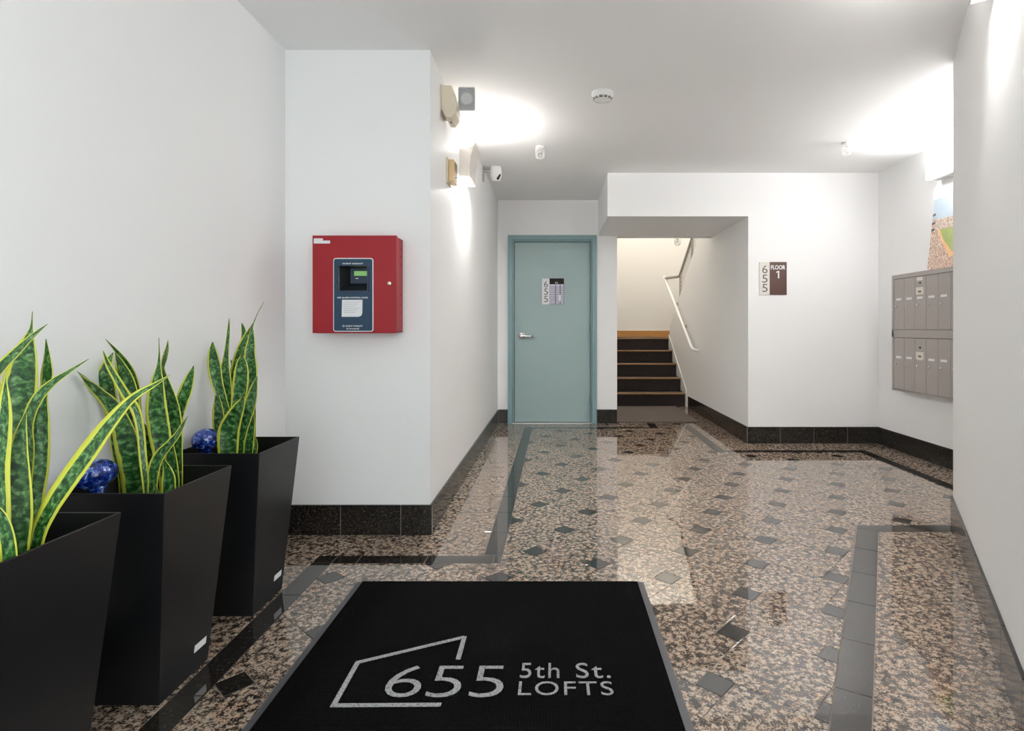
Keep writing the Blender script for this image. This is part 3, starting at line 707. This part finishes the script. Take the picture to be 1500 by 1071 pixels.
cm = thing('security_camera', 'white turret security camera with dark lens on corridor wall bracket', 'camera')
box('wall_plate', (XC, 4.93, 2.335), (XC + .010, 4.99, 2.455), GALV, cm, .002)
MB().tube([(XC + .008, 4.96, 2.425), (XC + .07, 4.96, 2.425)], .014, 12).build('arm', GALV, cm, 0, True)
cxc, cyc = -.518, 4.96
MB().lathe([(.001, 2.457), (.050, 2.457), (.052, 2.44), (.051, 2.39), (.044, 2.355), (.030, 2.333), (.001, 2.326)], 28, Matrix.Translation((cxc, cyc, 0))).build('dome_body', WHITEP, cm, 0, True)
Ms = Matrix.Translation((cxc + .026, cyc - .0412, 2.362)) @ Matrix.Rotation(R(-32), 4, 'Z') @ Matrix.Rotation(R(68), 4, 'X') @ Matrix.Rotation(R(-10), 4, 'Z')
obj('lens_window', plate_mesh('lens_window', [rrect(-.011, -.026, .011, .026, .006)], .010, Ms), BLACK, cm)

def smoke(name, label, X, Y):
    t = thing(name, label, 'smoke detector')
    Mx = Matrix.Translation((X, Y, CEIL)) @ Matrix.Diagonal((1, 1, -1, 1))
    MB().lathe([(.001, 0), (.066, 0), (.067, .012), (.062, .018)], 32, Mx).build('base', WHITEP, t, 0, True)
    MB().lathe([(.060, .016), (.063, .026), (.056, .038), (.044, .045), (.001, .046)], 32, Mx).build('cover', WHITEP, t, 0, True)
    for k in range(12):
        a0 = k * 30 + 4; vv = []
        for da in (0, 11, 22):
            a = R(a0 + da)
            vv.append([(X + r * math.cos(a), Y + r * math.sin(a), CEIL - z) for r, z in ((.0592, .0345), (.0502, .0432))])
        m = MB(); m.add([p for c in vv for p in c], [(0, 2, 3, 1), (2, 4, 5, 3)]); m.build('vent_slot', BLACK, t)
smoke('smoke_detector', 'round white smoke detector with dark vents on ceiling', .283, 3.40)

def sprinkler(label, X, Y, Z, pair=False):
    t = thing('fire_sprinkler', label, 'sprinkler', 'caged fire sprinklers')
    Mx = Matrix.Translation((X, Y, Z)) @ Matrix.Diagonal((1, 1, -1, 1))
    MB().lathe([(.001, 0), (.034, 0), (.030, .008), (.014, .012), (.001, .012)], 24, Mx).build('escutcheon', WHITEM, t, 0, True)
    h = MB(); h.lathe([(.001, .01), (.010, .01), (.010, .03), (.005, .034), (.004, .055), (.016, .057), (.016, .060), (.001, .060)], 14, Mx); h.build('nozzle', CHROME, t, 0, True)
    c = MB()
    for k in range(8):
        a = 2 * math.pi * k / 8; p = lambda r, z: (X + r * math.cos(a), Y + r * math.sin(a), Z - z)
        c.tube([p(.030, .004), p(.034, .03), p(.034, .075), p(.028, .092), p(.006, .098)], .0016, 5)
    for r, z in ((.034, .03), (.034, .075)):
        c.tube([(X + r * math.cos(2*math.pi*k/16), Y + r * math.sin(2*math.pi*k/16), Z - z) for k in range(17)], .0016, 5, False)
    c.build('wire_cage', WHITEM, t)
sprinkler('small caged sprinkler on ceiling in front of teal door corridor', -.119, 4.40, CEIL)
sprinkler('small caged sprinkler on ceiling near mailbox wall lamp', 2.215, 4.31, CEIL)
sprinkler('small caged sprinkler under bulkhead in front of stairs', 1.36, 6.30, BH)

# ------------------------------------------------------------------ stairs
stairs = struct(bpy.data.objects.new('stairs', None), 'carpeted stair flight with wooden nosings'); COL.objects.link(stairs)
RS, TR, Y1 = .18, .28, 7.6
for k in range(5):
    y = Y1 + k * TR; z = RS * (k + 1)
    box('riser', (.62, y, z - RS), (XS - .012, y + .02, z - .03), SCARP, stairs)
    box('tread', (.62, y - .004, z - .03), (XS - .012, (y + TR + .01) if k < 4 else 10.0, z - .004), SCARP, stairs)
    box('nosing', (.62, y - .022, z - .020), (XS - .010, y + .03, z), NOSE, stairs, .004)
MB().prism([(XS - .012, Y1 - .03, 0), (XS - .012, Y1 + 4*TR, .9 - RS), (XS - .012, Y1 + 4*TR, .95), (XS - .012, Y1 - .03, .23)], (.012, 0, 0)).build('skirt_board', WHITEM, stairs, .001)
struct(box('landing', (.62, Y1 + 4*TR + .02, .70), (XM, 10.0, .895), SCARP))
struct(box('trim_1', (.62, 9.98, .896), (XM, 10.0, 1.005), WOOD))
upf = struct(bpy.data.objects.new('upper_stairs', None), 'upper return flight of carpeted stairs'); COL.objects.link(upf)
for k in range(11):
    y = 8.60 - k * TR * .98; z = .9 + RS * (k + 1)
    if y < 6.5: break
    box('step', (XS + .10, y - TR, z - .34), (XM, y, z), SCARP, upf)
# handrail on the stair wall
hr = thing('stair_handrail', 'white tubular handrail sloping up along stair side wall', 'handrail')
rb, rt = Vector((1.685, 7.0, .80)), Vector((1.685, 8.76, 1.845))
dv = (rt - rb).normalized()
MB().tube([(XS, 6.93, .775), (1.715, 6.935, .777), (1.695, 6.955, .785), rb, rb + dv * .1, rt], .021, 14).build('rail', WHITEM, hr, 0, True)
for t in (.33, .64):
    p = rb.lerp(rt, t)
    br = MB(); br.tube([(XS, p.y, p.z - .07), (p.x + .01, p.y, p.z - .07), (p.x, p.y, p.z - .05), (p.x, p.y, p.z - .012)], .007, 8)
    br.lathe([(.001, 0), (.024, 0), (.024, .006), (.001, .006)], 14, Matrix.Translation((XS, p.y, p.z - .07)) @ My)
    br.build('bracket', GALV, hr, 0, True)
gr = thing('stair_guard_rail', 'grey steel guard rail with thin cables on sloped stair wall', 'railing')
gx = XS + .045
gt = lambda y: 1.806 + (8.18 - y) * .57
MB().tube([(1.69, 8.72, 1.815), (1.70, 8.5, 1.808), (gx - .02, 8.26, 1.80), (gx, 8.20, 1.806), (gx, 8.12, gt(8.12)), (gx, 6.5, gt(6.5))], .022, 12).build('top_rail', GALV, gr, 0, True)
for y in (8.14, 7.44, 6.74): MB().tube([(gx, y, sl(y) - .01), (gx, y, gt(y))], .017, 10).build('post', GALV, gr, 0, True)
for k in range(6):
    f = (k + 1) / 7
    za = sl(8.14) + .03 + (gt(8.14) - sl(8.14) - .03) * f; zb2 = sl(6.74) + .03 + (gt(6.74) - sl(6.74) - .03) * f
    MB().tube([(gx, 8.14, za), (gx, 6.74, zb2)], .0045, 6).build('cable', WHITEM, gr)
tag(box('stair_mat', (.66, 6.29, .0), (1.60, 7.57, .010), MATGREY, None, .004), 'grey-brown carpet mat lying at foot of the stairs', 'mat')
# stairwell lamp
sw = thing('stair_lamp', 'warm round ceiling lamp at top of the stairwell', 'lamp')
MB().lathe([(.001, 4.76), (.19, 4.76), (.19, 4.74)], 28, Matrix.Translation((1.5, 8.9, 0))).build('base', WHITEM, sw)
MB().lathe([(.18, 4.74), (.175, 4.70), (.14, 4.665), (.001, 4.65)], 28, Matrix.Translation((1.5, 8.9, 0))).build('diffuser', emission('warm_diffuser_glow', (1, .945, .87), 66), sw, 0, True)

# ------------------------------------------------------------------ door mat with logo
dm = thing('entrance_mat', 'large black ribbed entrance mat with silver house and 655 logo', 'mat')
mx0, mx1, my0, my1 = -.815, .362, .48, 2.335
box('pile', (mx0 + .026, my0 + .026, .004), (mx1 - .026, my1 - .012, .0105), MATB, dm, .001)
rm = MB(); z_in = .008
o_ = [(mx0, my0), (mx1, my0), (mx1, my1), (mx0, my1)]; i_ = [(mx0 + .028, my0 + .028), (mx1 - .028, my0 + .028), (mx1 - .028, my1 - .012), (mx0 + .028, my1 - .012)]
rm.add([(*p, .0005) for p in o_] + [(*p, .002) for p in o_] + [(*p, z_in) for p in i_] + [(*p, .0005) for p in i_],
       [f for k in range(4) for f in ((k, (k+1) % 4, 4 + (k+1) % 4, 4 + k), (4 + k, 4 + (k+1) % 4, 8 + (k+1) % 4, 8 + k), (8 + k, 8 + (k+1) % 4, 12 + (k+1) % 4, 12 + k), (12 + k, 12 + (k+1) % 4, (k+1) % 4, k))])
rm.build('rubber_border', RUBBER, dm)
fl = lambda x, y: Vector(((x - CX) / (y - CY) * (H - .01), F * (H - .01) / (y - CY)))
LZ = .0106
def bar(a, b, w, k):
    LZ = .0106 + k * .0003
    a, b = fl(*a), fl(*b); d = (b - a).normalized(); n = Vector((-d.y, d.x)) * w / 2
    MB().prism([(*(a - d*w/2 - n), LZ), (*(b + d*w/2*0 - n), LZ), (*(b + n), LZ), (*(a - d*w/2 + n), LZ)], (0, 0, .0012)).build('logo_bar', LOGO, dm)
bar((489, 1034), (646, 1033), .015, 0); bar((489, 1033), (524, 971), .015, 1); bar((525, 971), (680, 934), .015, 2); bar((680, 935), (671, 967), .015, 3)
def Mf(x, y): v = fl(x, y); return Matrix.Translation((v.x, v.y, LZ))
v0, v1 = fl(557, 1022), fl(742, 976)
text('logo_number', '655', v1.x - v0.x, v1.y - v0.y, .0012, Mf(557, 1022), LOGO, dm, -.012, .93)
a0, a1 = fl(761, 994), fl(894, 972)
text('logo_street', '5th', .118, a1.y - a0.y, .0012, Matrix.Translation((-.106, a0.y, LZ)), LOGO, dm, .0, 1.12)
text('logo_street', 'St.', .103, a1.y - a0.y, .0012, Matrix.Translation((.062, a0.y, LZ)), LOGO, dm, .0, 1.12)
a0, a1 = fl(761, 1019), fl(899, 999)
text('logo_lofts', 'LOFTS', .272, a1.y - a0.y, .0012, Matrix.Translation((-.106, a0.y, LZ)), LOGO, dm, -.004, 1.08)

# ------------------------------------------------------------------ planters
PXC, PT, PBm, PH = -1.207, .158, .109, .603
def planter(label, yc):
    t = thing('planter', label, 'planter', 'black tapered planters along the left wall'); t.location = (PXC, yc, 0)
    m = MB(); th = .006; ti = PT - th
    ring = lambda h, z: [(-h, -h, z), (h, -h, z), (h, h, z), (-h, h, z)]
    zi = PH - .16; hi = PBm + (PT - PBm) * zi / PH - th
    m.add(ring(PBm, .001) + ring(PT, PH) + ring(ti, PH) + ring(hi, zi),
          [(3, 2, 1, 0)] + [(r*4 + k, r*4 + (k+1) % 4, r*4 + 4 + (k+1) % 4, r*4 + 4 + k) for r in range(3) for k in range(4)] + [(12, 13, 14, 15)])
    m.build('pot', PLANT_BLK, t, .0015)
    s_ = MB(); n = 10; h2 = hi + .008; rr = random.Random(int(yc * 100))
    s_.add([(-h2 + 2*h2*i/n, -h2 + 2*h2*j/n, zi + .055 + rr.uniform(-.006, .006)) for j in range(n+1) for i in range(n+1)],
           [(j*(n+1)+i, j*(n+1)+i+1, (j+1)*(n+1)+i+1, (j+1)*(n+1)+i) for j in range(n) for i in range(n)])
    s_.build('soil', SOIL, t)
    # small paper sticker low on the right-hand side
    zz = .075; hx_ = PBm + (PT - PBm) * zz / PH
    sl_ = (PT - PBm) / PH
    y_ = .062
    MB().prism([(hx_ - .020 * sl_ + .0004, y_ - .028, zz - .011), (hx_ - .020 * sl_ + .0004, y_ + .028, zz - .011), (hx_ + .011 * sl_ + .0004, y_ + .028, zz + .011), (hx_ + .011 * sl_ + .0004, y_ - .028, zz + .011)], (.0012, 0, 0)).build('sticker', PAPER, t)
    return t
YP = (1.212, 1.68, 2.166)
planter('black tapered planter nearest the camera, cut by the picture edge', YP[0])
planter('black tapered planter in the middle of the row of three', YP[1])
planter('black tapered planter farthest back, next to the pier wall', YP[2])

# ------------------------------------------------------------------ snake plants
def leaf_mesh(pts, widths, d0, d1_, yaw, roll=0.0, mg=1.0):
    # centre line given as seen points (x, y) with apparent width; the leaf leans from depth d0 (base) to d1_ (tip)
    n = len(pts); P3 = []
    L_ = [0.0]
    for i in range(1, n): L_.append(L_[-1] + math.dist(pts[i], pts[i-1]))
    for i, (x, y) in enumerate(pts):
        t = L_[i] / L_[-1]; d = d1_ + (d0 - d1_) * t          # pts run tip -> base
        if x < CX - 1: d = min(d, 1.352 * F / (CX - x))
        P3.append((px(x, y, d), widths[i] / F * d))
    # Catmull-Rom resample, base -> tip
    P3 = P3[::-1]; S = 28; cl = []
    for k in range(S + 1):
        u = k / S * (n - 1); i = min(int(u), n - 2); f = u - i
        g = lambda j: P3[max(0, min(n - 1, j))]
        def cr(a, b, c, e): return .5 * ((2*b) + (c - a) * f + (2*a - 5*b + 4*c - e) * f*f + (3*b - a - 3*c + e) * f**3)
        cl.append((cr(g(i-1)[0], g(i)[0], g(i+1)[0], g(i+2)[0]), max(.0006, cr(g(i-1)[1], g(i)[1], g(i+1)[1], g(i+2)[1]))))
    NU = 6; vv = []; uvs = []; dist = 0
    for k, (c, w) in enumerate(cl):
        if k: dist += (c - cl[k-1][0]).length
        tg = (cl[min(k+1, S)][0] - cl[max(k-1, 0)][0]).normalized()
        view = Vector((math.sin(yaw), -math.cos(yaw), .0)); view = (view - tg * view.dot(tg)).normalized()
        tw = roll * (k / S - .5); side = tg.cross(view).normalized()
        side2 = side * math.cos(tw) + view * math.sin(tw); nv = view * math.cos(tw) - side * math.sin(tw)
        hw = w / 2 / max(.5, math.cos(yaw))
        for sgn in (1, -1):
            for j in range(NU + 1):
                a = -1 + 2 * j / NU
                thk = min(.0022, w * .12) * (1 - .75 * abs(a))
                q_ = c + side2 * (a * hw) + nv * (-(1 - a*a) * hw * .30 + sgn * thk)
                vv.append(q_); uvs.append((a * mg, dist))
    row = 2 * (NU + 1); fs = []
    for k in range(S):
        for j in range(NU):
            a = k*row + j; fs.append((a, a+1, a+row+1, a+row))
            b = k*row + NU + 1 + j; fs.append((b, b+row, b+row+1, b+1))
        a, b = k*row, k*row + NU + 1; fs.append((a, a+row, b+row, b))
        a, b = k*row + NU, k*row + 2*NU + 1; fs.append((a, b, b+row, a+row))
    me = bpy.data.meshes.new('leaf'); me.from_pydata([tuple(v) for v in vv], [], fs); me.update()
    ul = me.uv_layers.new(name='leaf')
    for lp in me.loops: ul.data[lp.index].uv = uvs[lp.vertex_index]
    bm = bmesh.new(); bm.from_mesh(me); bmesh.ops.recalc_face_normals(bm, faces=bm.faces)
    for f in bm.faces: f.smooth = True
    bm.to_mesh(me); bm.free()
    return me
def plant(label, yc, ox, oy, k, leaves):
    t = thing('snake_plant', label, 'plant', 'variegated snake plants in the planters'); t.location = (PXC, yc, PH - .16)
    for (pts, ws, dz, yaw, roll, *mg) in leaves:
        P_ = [(ox + x * k, oy + y * k) for x, y in pts]; W_ = [w * k * 1.13 for w in ws]
        me = leaf_mesh(P_, W_, yc + dz[0], yc + dz[1], R(yaw), R(roll), *mg)
        me.transform(Matrix.Translation((-PXC, -yc, -(PH - .16))))
        obj('leaf', me, LEAF, t)
plant('variegated snake plant cut by left picture edge, one leaf arching far right', YP[0], 0, 430, .3736, [
    ([(127,70),(122,140),(100,230),(80,350),(68,450),(62,620),(55,900),(50,1200)], [3,14,75,112,108,92,80,60], (.05,.06), 8, 20),
    ([(186,120),(130,165),(70,222),(0,292),(-50,370),(-70,600),(-60,900),(-50,1200)], [3,22,36,44,48,60,70,60], (-.02,-.04), -10, 40),
    ([(180,178),(185,250),(184,320),(172,400),(160,500),(148,650),(128,800),(112,950),(105,1200)], [3,24,38,22,48,62,60,44,40], (.06,.08), 20, 60),
    ([(347,257),(280,300),(212,345),(155,400),(122,460),(106,530),(112,620),(100,800),(90,1200)], [3,14,28,40,42,40,36,34,30], (.0,-.03), 0, 50),
    ([(100,470),(80,560),(65,650),(60,760),(62,870),(60,980),(55,1200)], [8,60,100,126,124,100,70], (-.05,-.06), -5, 15),
    ([(22,330),(16,450),(4,560),(-10,700),(0,900),(5,1200)], [4,44,62,70,60,50], (-.08,-.08), 15, 10, 1.5),
    ([(-30,820),(5,880),(26,960),(35,1050),(30,1200)], [10,40,52,52,50], (-.10,-.12), 10, 0),
    ([(664,321),(610,355),(520,410),(430,508),(350,615),(260,740),(190,850),(140,970),(110,1200)], [3,16,32,58,72,70,62,56,46], (-.02,-.07), -12, 35, 1.35),
    ([(-40,200),(-30,350),(-60,560),(-80,800),(-90,1200)], [4,60,90,80,60], (.06,.08), 0, 0),
])
plant('variegated snake plant in the middle planter with splayed leaves', YP[1], 100, 480, .2427, [
    ([(225,70),(290,140),(345,215),(385,300),(405,400),(420,600),(430,800),(430,1200)], [3,18,34,44,44,40,40,40], (.07,.09), 20, 30),
    ([(271,150),(235,220),(222,300),(235,400),(280,600),(330,800),(350,1200)], [4,52,88,90,60,60,50], (.08,.07), 10, 10),
    ([(283,150),(312,225),(345,320),(368,420),(388,520),(420,700),(440,900),(450,1200)], [8,66,112,118,100,60,50,50], (.02,.03), -8, 20),
    ([(52,262),(120,330),(195,405),(265,480),(320,590),(360,720),(395,860),(410,1000),(420,1200)], [4,58,76,104,128,150,152,140,110], (.0,-.03), -8, 30),
    ([(210,140),(240,220),(290,310),(350,410),(408,500),(436,620),(452,800),(475,1000),(480,1200)], [4,26,32,38,40,34,32,30,30], (-.04,-.05), 30, 40, 1.5),
    ([(270,590),(275,680),(300,800),(330,920),(350,1200)], [10,42,52,50,44], (.04,.03), 0, 0),
    ([(440,560),(480,650),(500,740),(490,850),(500,1200)], [10,50,60,60,50], (.05,.06), 10, 30),
    ([(547,60),(549,160),(545,240),(535,340),(530,470),(545,600),(570,750),(595,900),(600,1200)], [3,9,26,72,106,112,100,80,60], (.0,.01), 6, 15),
    ([(602,75),(596,130),(580,190),(572,250),(595,340),(622,460),(645,600),(655,760),(660,950),(650,1200)], [3,34,44,22,46,84,80,60,50,44], (.04,.05), -10, 50),
    ([(757,230),(735,300),(708,380),(682,460),(664,560),(655,750),(645,1200)], [4,44,64,60,44,40,40], (.06,.07), 12, 20),
    ([(722,532),(690,590),(655,650),(600,715),(545,780),(515,860),(508,960),(510,1200)], [3,30,40,48,62,66,52,40], (-.06,-.09), -15, 40),
    ([(575,800),(600,870),(605,950),(600,1200)], [12,52,70,50], (-.05,-.05), 10, 10),
    ([(618,690),(618,780),(625,880),(632,970),(630,1200)], [30,70,80,70,50], (.0,.0), -5, 10),
    ([(515,930),(530,970),(545,1020),(550,1200)], [6,14,16,16], (-.07,-.07), 0, 0),
])
plant('variegated snake plant in the farthest planter with upright leaves', YP[2], 270, 430, .2334, [
    ([(178,303),(178,360),(187,450),(205,560),(240,670),(270,800),(300,1200)], [4,44,70,62,46,40,40], (.02,.03), 12, 30),
    ([(205,640),(212,740),(218,850),(240,960),(260,1200)], [30,72,76,66,50], (.0,-.01), -8, 10),
    ([(281,155),(278,230),(268,330),(259,430),(250,560),(258,680),(272,800),(285,1200)], [3,18,24,38,80,72,50,44], (.03,.04), 5, 40),
    ([(360,185),(371,225),(372,270),(365,400),(350,700),(340,1200)], [4,24,26,40,50,40], (.09,.10), 0, 0),
    ([(500,52),(462,120),(430,195),(395,270),(358,360),(330,470),(312,600),(300,760),(300,1200)], [3,5,12,46,66,74,66,56,44], (.06,.07), -10, 30),
    ([(425,210),(420,290),(412,380),(420,480),(418,590),(410,760),(400,1200)], [10,40,58,62,52,44,40], (.04,.06), 14, 30),
    ([(360,382),(360,440),(356,520),(345,620),(325,720),(315,860),(315,1200)], [8,62,84,84,58,50,44], (.0,.0), 4, 10),
    ([(458,518),(440,580),(424,650),(402,730),(372,840),(350,960),(345,1200)], [5,52,74,74,56,44,40], (-.05,-.05), -14, 40),
    ([(374,645),(345,710),(305,790),(278,870),(275,960),(280,1200)], [6,62,96,112,104,70], (-.08,-.09), 8, 30),
    ([(430,740),(422,820),(410,920),(400,1010),(400,1200)], [8,40,50,54,40], (-.02,-.02), 0, 10),
    ([(446,445),(440,520),(436,700),(430,1200)], [3,14,24,30], (.09,.10), 0, 0),
    ([(452,910),(448,960),(440,1020),(440,1200)], [4,24,28,26], (-.08,-.08), 0, 0),
    ([(290,415),(300,450),(310,560),(310,1200)], [3,14,24,30], (.09,.10), 0, 0),
])

# ------------------------------------------------------------------ watering globes
def globe(label, x, y, d, rx, rz, tilt):
    t = thing('watering_globe', label, 'watering globe', 'blue watering globes')
    c = px(x, y, d); t.location = c; t.rotation_euler = (0, R(tilt), 0)
    m = MB(); prof = []
    for k in range(13):
        a = R(90 - 13 * k); prof.append((max(.001, rx * math.cos(a)), rz * math.sin(a)))
    prof += [(rx * .40, -rz * 1.02), (rx * .27, -rz * 1.25)]
    m.lathe(prof, 32).build('bulb', GLOBE, t, 0, True)
    MB().lathe([(rx * .27, -rz * 1.24), (.012, -rz * 1.6), (.009, -rz * 2.6), (.004, -rz * 3.2)], 20).build('stem', GLOBE, t, 0, True)
globe('mottled blue glass watering globe in the middle planter', 138, 695, 1.585, .056, .041, -14)
globe('mottled blue glass watering globe in the farthest planter', 301, 644, 2.09, .047, .041, -8)
